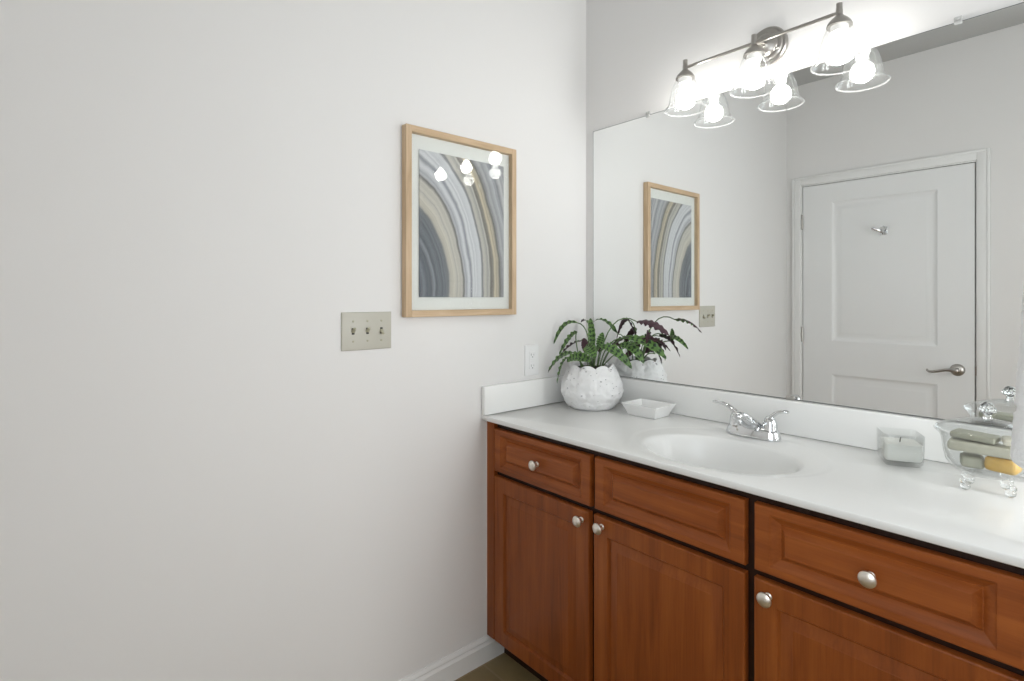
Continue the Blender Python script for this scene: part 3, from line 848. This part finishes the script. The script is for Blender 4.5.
def leaf(base, mid, tip, width, nrm, root=None, ctrl=None, wav=.20, wl=6):
    """blade along a bezier; nrm = way the green upper side faces; two skins, green on top and purple beneath"""
    n, mseg = 34, 8
    width *= .86
    pts = bez(base, mid, tip, n)
    nv = Vector(nrm).normalized()
    bm = bmesh.new(); uv = bm.loops.layers.uv.new('UVMap')
    top, bot = [], []
    ph = random.random() * 6
    for i, p in enumerate(pts):
        t = i / (n - 1)
        tg = (pts[min(i + 1, n - 1)] - pts[max(i - 1, 0)]).normalized()
        side = tg.cross(nv)
        if side.length < 1e-3: side = tg.cross(Vector((.3, .5, .8)))
        side.normalize(); up = side.cross(tg).normalized()
        w = width * (max(0, math.sin(PI * min(1, t * .94 + .035))) ** .62) * (1 - .18 * t)
        if t > .985: w *= .25
        rt, rb = [], []
        for j in range(mseg + 1):
            v = j / mseg * 2 - 1
            edge = 1 + .09 * math.sin(t * PI * 2 * wl + ph + (1.5 if v > 0 else 0))
            off = up * (w * (.26 * v * v + wav * v * v * math.sin(t * PI * 2 * wl + ph + (2. if v > 0 else 0))))
            c = p + side * (v * w * edge) + off
            thick = up * (.0005 if abs(v) < .999 else .0001)
            rt.append((bm.verts.new(c + thick), t, j / mseg)); rb.append((bm.verts.new(c - thick), t, j / mseg))
        top.append(rt); bot.append(rb)
    def quad(a, b, c, d, mi):
        f = bm.faces.new((a[0], b[0], c[0], d[0])); f.material_index = mi; f.smooth = True
        for l, q in zip(f.loops, (a, b, c, d)): l[uv].uv = (q[1], q[2])
    for i in range(n - 1):
        for j in range(mseg):
            quad(top[i][j], top[i][j + 1], top[i + 1][j + 1], top[i + 1][j], 0)
            quad(bot[i][j], bot[i + 1][j], bot[i + 1][j + 1], bot[i][j + 1], 1)
        quad(top[i][0], top[i + 1][0], bot[i + 1][0], bot[i][0], 0)
        quad(top[i][mseg], bot[i][mseg], bot[i + 1][mseg], top[i + 1][mseg], 0)
    o = obj('leaf', bm, [M_LEAF, M_LEAFB], pl, smooth=80)
    if root is not None:
        bm = bmesh.new()
        cpt = ctrl if ctrl is not None else ((root[0] * .6 + base[0] * .4), (root[1] * .6 + base[1] * .4), max(root[2], base[2]) + .012)
        path = bez(root, cpt, base, 9) + [Vector(base).lerp(pts[3], .6)]
        tube(bm, path, [.0022] * 8 + [.0018, .0010], 7)
        obj('stalk', bm, M_STALK, o)
    return o
R0 = (PCX, PCY, SZ)
# left side
leaf((.105, -.168, 1.205), (.045, -.188, 1.222), (.010, -.200, 1.118), .0120, (.5, -.62, .6), (PCX - .01, PCY, SZ), (.165, -.15, 1.20))
leaf((.110, -.085, 1.148), (.06, -.05, 1.235), (.012, -.040, 1.200), .0140, (-.5, .4, .75), (PCX - .02, PCY + .03, SZ))
leaf((.168, -.145, 1.110), (.150, -.135, 1.17), (.128, -.115, 1.222), .0175, (.55, -.75, .35), (PCX - .005, PCY, SZ))
leaf((.125, -.190, 1.170), (.095, -.195, 1.165), (.040, -.200, 1.078), .0165, (.15, -.8, .6), (PCX - .025, PCY - .03, SZ), (.105, -.19, 1.16))
leaf((.122, -.215, 1.092), (.07, -.235, 1.088), (.017, -.240, 1.008), .0190, (-.1, -.75, .65), (PCX - .02, PCY - .03, SZ))
leaf((.114, -.232, 1.075), (.095, -.25, 1.060), (.085, -.258, .975), .0150, (-.45, -.85, .2), (PCX, PCY - .04, SZ))
leaf((.145, -.150, 1.132), (.080, -.150, 1.142), (.013, -.155, 1.078), .0230, (-.3, -.15, .94), (PCX - .01, PCY, SZ))
# middle
leaf((.176, -.200, 1.096), (.170, -.20, 1.13), (.166, -.198, 1.150), .0190, (-.3, .9, .2), (PCX, PCY - .02, SZ))
leaf((.188, -.212, 1.120), (.225, -.228, 1.122), (.246, -.226, 1.082), .0260, (.45, -.75, .5), (PCX + .01, PCY - .02, SZ))
leaf((.205, -.205, 1.066), (.16, -.235, 1.098), (.122, -.243, 1.060), .0270, (.3, -.7, .65), (PCX + .01, PCY - .01, SZ))
leaf((.195, -.150, 1.112), (.213, -.150, 1.14), (.217, -.150, 1.172), .0195, (.35, -.85, .3), (PCX + .01, PCY, SZ))
leaf((.190, -.120, 1.10), (.20, -.06, 1.15), (.215, -.035, 1.10), .0210, (.1, .6, .8), (PCX + .01, PCY + .02, SZ))
leaf((.150, -.110, 1.09), (.12, -.06, 1.13), (.10, -.030, 1.08), .0180, (-.2, .6, .8), (PCX - .01, PCY + .02, SZ))
# right side
leaf((.212, -.155, 1.118), (.262, -.125, 1.122), (.312, -.098, 1.040), .0225, (.35, -.75, .55), (PCX + .02, PCY - .01, SZ))
leaf((.355, -.125, 1.216), (.42, -.12, 1.232), (.476, -.108, 1.172), .0270, (-.45, .32, -.84), (PCX + .02, PCY + .01, SZ), (.235, -.135, 1.275))
leaf((.300, -.100, 1.150), (.365, -.075, 1.158), (.424, -.045, 1.082), .0235, (.25, -.70, .65), (PCX + .03, PCY + .01, SZ), (.21, -.12, 1.165))
leaf((.365, -.085, 1.135), (.372, -.082, 1.16), (.368, -.080, 1.185), .0120, (.2, .9, .2), (PCX + .03, PCY + .02, SZ), (.28, -.11, 1.14))
leaf((.345, -.080, 1.150), (.40, -.065, 1.165), (.450, -.058, 1.112), .0120, (.2, .75, .6), (PCX + .03, PCY + .02, SZ), (.25, -.10, 1.20))
leaf((.262, -.100, 1.120), (.31, -.085, 1.14), (.345, -.070, 1.060), .0215, (.5, -.7, .5), (PCX + .03, PCY + .02, SZ))

# ------------------------------------------------------------------ small soap dish
DX0, DX1, DY0, DY1 = .320, .466, -.171, -.050
bm = bmesh.new(); rings = []
zt = TZ + .042
for ins, z in ((.0195, TZ + .0005), (.018, TZ + .001), (.010, TZ + .022), (.0, zt), (.0005, zt + .0015), (.004, zt + .0015), (.006, zt - .001), (.016, TZ + .020), (.030, TZ + .008), (.036, TZ + .007)):
    rings.append([bm.verts.new((DX0 + ins, DY0 + ins, z)), bm.verts.new((DX1 - ins, DY0 + ins, z)), bm.verts.new((DX1 - ins, DY1 - ins, z)), bm.verts.new((DX0 + ins, DY1 - ins, z))])
for a, b in zip(rings, rings[1:]): bridge(bm, a, b)
bm.faces.new(rings[0]); bm.faces.new(rings[-1])
mesh_thing('soap_dish', bm, M_CERAM, ((DX0 + DX1) / 2, (DY0 + DY1) / 2, TZ), 'empty flared rectangular white ceramic dish beside the potted plant', 'dish', smooth=30)

# ------------------------------------------------------------------ candle in a square glass
CA = math.radians(27)
cbase = Vector((1.161, -.142, 0)); dv = Vector((math.cos(CA), math.sin(CA), 0)); pv = Vector((-math.sin(CA), math.cos(CA), 0))
CC = cbase + pv * .043
ca = thing('candle', (CC.x, CC.y, TZ), 'unlit white candle in a square clear glass beside the glass bowl', 'candle')
def rsq(bm, hw, z, rad, n=6):
    out = []
    for qx, qy, a0 in ((1, 1, 0), (-1, 1, PI / 2), (-1, -1, PI), (1, -1, 3 * PI / 2)):
        for i in range(n + 1):
            a = a0 + PI / 2 * i / n
            lx, ly = qx * (hw - rad) + rad * math.cos(a), qy * (hw - rad) + rad * math.sin(a)
            p = CC + dv * lx + pv * ly
            out.append(bm.verts.new((p.x, p.y, z)))
    return out
bm = bmesh.new(); rings = []
for hw, z, rad in ((.030, TZ + .0005, .010), (.036, TZ + .0015, .012), (.0405, TZ + .008, .012), (.0425, TZ + .022, .011), (.0430, TZ + .078, .010), (.0426, TZ + .0792, .010), (.0412, TZ + .0792, .009), (.0408, TZ + .077, .009), (.0402, TZ + .022, .009), (.037, TZ + .0125, .009), (.030, TZ + .0110, .009)):
    rings.append(rsq(bm, hw, z, rad))
for a, b in zip(rings, rings[1:]): bridge(bm, a, b)
bm.faces.new(rings[0]); bm.faces.new(rings[-1])
obj('glass_cup', bm, M_DISH, ca, smooth=50)
bm = bmesh.new(); rings = []
for hw, z in ((.030, TZ + .0125), (.0365, TZ + .0142), (.0393, TZ + .023), (.0399, TZ + .054), (.0390, TZ + .0552), (.012, TZ + .0538)):
    rings.append(rsq(bm, hw, z, .009))
for a, b in zip(rings, rings[1:]): bridge(bm, a, b)
bm.faces.new(rings[0]); bm.faces.new(rings[-1])
obj('wax', bm, M_WAX, ca, smooth=50)
bm = bmesh.new()
tube(bm, [(CC.x, CC.y, TZ + .053), (CC.x + .0005, CC.y, TZ + .060), (CC.x + .002, CC.y, TZ + .066)], .0012, 8)
obj('wick', bm, M_WICK, ca)

# ------------------------------------------------------------------ lidded glass bowl with soaps
BX, BY = 1.318, -.166
gb = thing('glass_bowl', (BX, BY, TZ), 'clear footed glass bowl with a knobbed lid, holding soap bars', 'bowl')
prof_o = [(.038, .9115), (.052, .914), (.065, .923), (.0735, .937), (.0775, .955), (.0795, .972), (.0815, .986), (.0865, .996), (.0930, 1.002), (.0945, 1.004)]
prof_i = [(.0925, 1.0058), (.0845, .999), (.0785, .988), (.0765, .972), (.0745, .956), (.070, .940), (.061, .928), (.049, .9195), (.036, .918)]
bm = bmesh.new(); lathe(bm, prof_o + prof_i, (BX, BY, 0), 'z', 64)
obj('bowl_body', bm, M_DISH, gb, smooth=60)
for deg in (-118, -46, 62, 134):
    a = math.radians(deg)
    fx, fy = BX + .062 * math.cos(a), BY + .062 * math.sin(a)
    bm = bmesh.new()
    sphere(bm, (fx, fy, TZ + .0085), .0085, 1.1, 1.1, 1, 14, 9)
    sphere(bm, (fx - .010 * math.cos(a), fy - .010 * math.sin(a), TZ + .0225), .0095, 1.1, 1.1, 1.15, 14, 9)
    sphere(bm, (fx + .007 * math.cos(a), fy + .007 * math.sin(a), TZ + .020), .006, 1, 1, 1, 12, 8)
    obj('foot', bm, M_PRESSED, gb)
bm = bmesh.new()
lid_o = [(.0905, 1.0075), (.0905, 1.0105), (.086, 1.0130), (.074, 1.0185), (.058, 1.0245), (.038, 1.0300), (.018, 1.0335), (.009, 1.035)]
lid_i = [(.009, 1.0318), (.018, 1.0305), (.038, 1.0270), (.058, 1.0215), (.074, 1.0155), (.085, 1.0098), (.0885, 1.0072)]
lathe(bm, lid_o + lid_i, (BX, BY, 0), 'z', 64, False, False)
bridge_first = None
lid = obj('lid', bm, M_DISH, gb, smooth=60)
bm = bmesh.new()
lathe(bm, [(.010, 1.0335), (.0075, 1.038), (.0065, 1.043), (.009, 1.046)], (BX, BY, 0), 'z', 20)
sphere(bm, (BX, BY, 1.0575), .0130, 1, 1, 1, 20, 12)
for k in range(8):
    a = 2 * PI * k / 8
    sphere(bm, (BX + .0115 * math.cos(a), BY + .0115 * math.sin(a), 1.0535), .0045, 1, 1, 1.5, 10, 6)
obj('lid_knob', bm, M_PRESSED, lid)

def soap(cx, cy, cz, lx, ly, lz, rz, tilt, roll, mat, label):
    bm = bmesh.new()
    box(bm, -lx / 2, lx / 2, -ly / 2, ly / 2, -lz / 2, lz / 2, bev=min(lx, ly, lz) * .3, seg=3)
    mt = Matrix.Translation((cx, cy, cz)) @ Matrix.Rotation(rz, 4, 'Z') @ Matrix.Rotation(tilt, 4, 'Y') @ Matrix.Rotation(roll, 4, 'X')
    bmesh.ops.transform(bm, matrix=mt, verts=bm.verts[:])
    return mesh_thing('soap_bar', bm, mat, (cx, cy, cz), label, 'soap', 'soap bars in the glass bowl', smooth=50)
soap(1.292, -.168, .9360, .042, .048, .026, .2, 0, 0, M_SOAPG2, 'dark sage green soap bar at the bottom of the glass bowl, beside the amber one')
soap(1.345, -.172, .9405, .056, .052, .032, -.10, .04, 0, M_SOAPY, 'amber yellow soap bar at the bottom of the glass bowl')
soap(1.311, -.172, .9690, .118, .058, .022, .05, .02, 0, M_SOAPG, 'long grey-green soap bar lying across the amber one in the glass bowl')
soap(1.297, -.162, .9905, .080, .052, .014, -.12, .03, 0, M_SOAPG2, 'thin grey-green soap bar on top of the pile under the glass lid')
soap(1.356, -.170, .9930, .026, .040, .016, .2, -.1, 0, M_SOAPC, 'small cream soap piece at the right of the pile in the glass bowl')

# ------------------------------------------------------------------ hand towel on a counter stand
TX, TY = 1.441, -.336
st = thing('towel_stand', (1.482, -.478, TZ), 'slim chrome counter stand carrying the white hand towel', 'towel stand')
bm = bmesh.new(); lathe(bm, [(.046, TZ + .0005), (.046, TZ + .006), (.040, TZ + .010), (.010, TZ + .013), (.006, TZ + .02)], (1.482, -.478, 0), 'z', 32)
obj('base', bm, M_CHROME, st)
bm = bmesh.new(); tube(bm, [(1.482, -.478, TZ + .012), (1.482, -.478, 1.30), (1.480, -.474, 1.385), (1.470, -.452, 1.410), (TX + .006, -.400, 1.4135), (TX, -.340, 1.4135), (TX, -.250, 1.4135)], .0055, 12)
obj('post', bm, M_CHROME, st)
def towel():
    bm = bmesh.new(); n = 96; rows = 90
    rings = []
    z0, z1 = .984, 1.403
    for j in range(rows + 1):
        t = j / rows; z = z0 + (z1 - z0) * t
        ax = .071 - .026 * t ** .9; ay = .078 - .024 * t
        if t > .93:
            k = (t - .93) / .07; sc = math.sqrt(max(.0, 1 - k * k)) * .9 + .1; ax *= sc
        if t < .05:
            k = 1 - t / .05; sc = 1 - .22 * k ** 2.2; ax *= sc; ay *= sc
        band = .235 < t < .275
        if band: ax -= .003; ay -= .003
        ring = []
        for i in range(n):
            a = 2 * PI * i / n
            fold = 1 + (.05 * math.sin(3 * a + 1.1) + .035 * math.sin(5 * a + 2.2)) * (1 - .3 * t)
            x = TX + ax * fold * math.cos(a); y = TY + ay * fold * math.sin(a)
            nn = noise.noise(Vector((x, y, z)) * 130) * (.0022 if not band else .0006)
            ring.append(bm.verts.new((x + nn * math.cos(a), y + nn * math.sin(a), z + .3 * nn)))
        rings.append(ring)
    for a, b in zip(rings, rings[1:]): bridge(bm, a, b)
    bm.faces.new(rings[0]); bm.faces.new(rings[-1])
    return bm
mesh_thing('hand_towel', towel(), M_TOWEL, (TX, TY, .984), 'thick white terry hand towel hanging at the right edge in front of the glass bowl', 'towel', smooth=80)
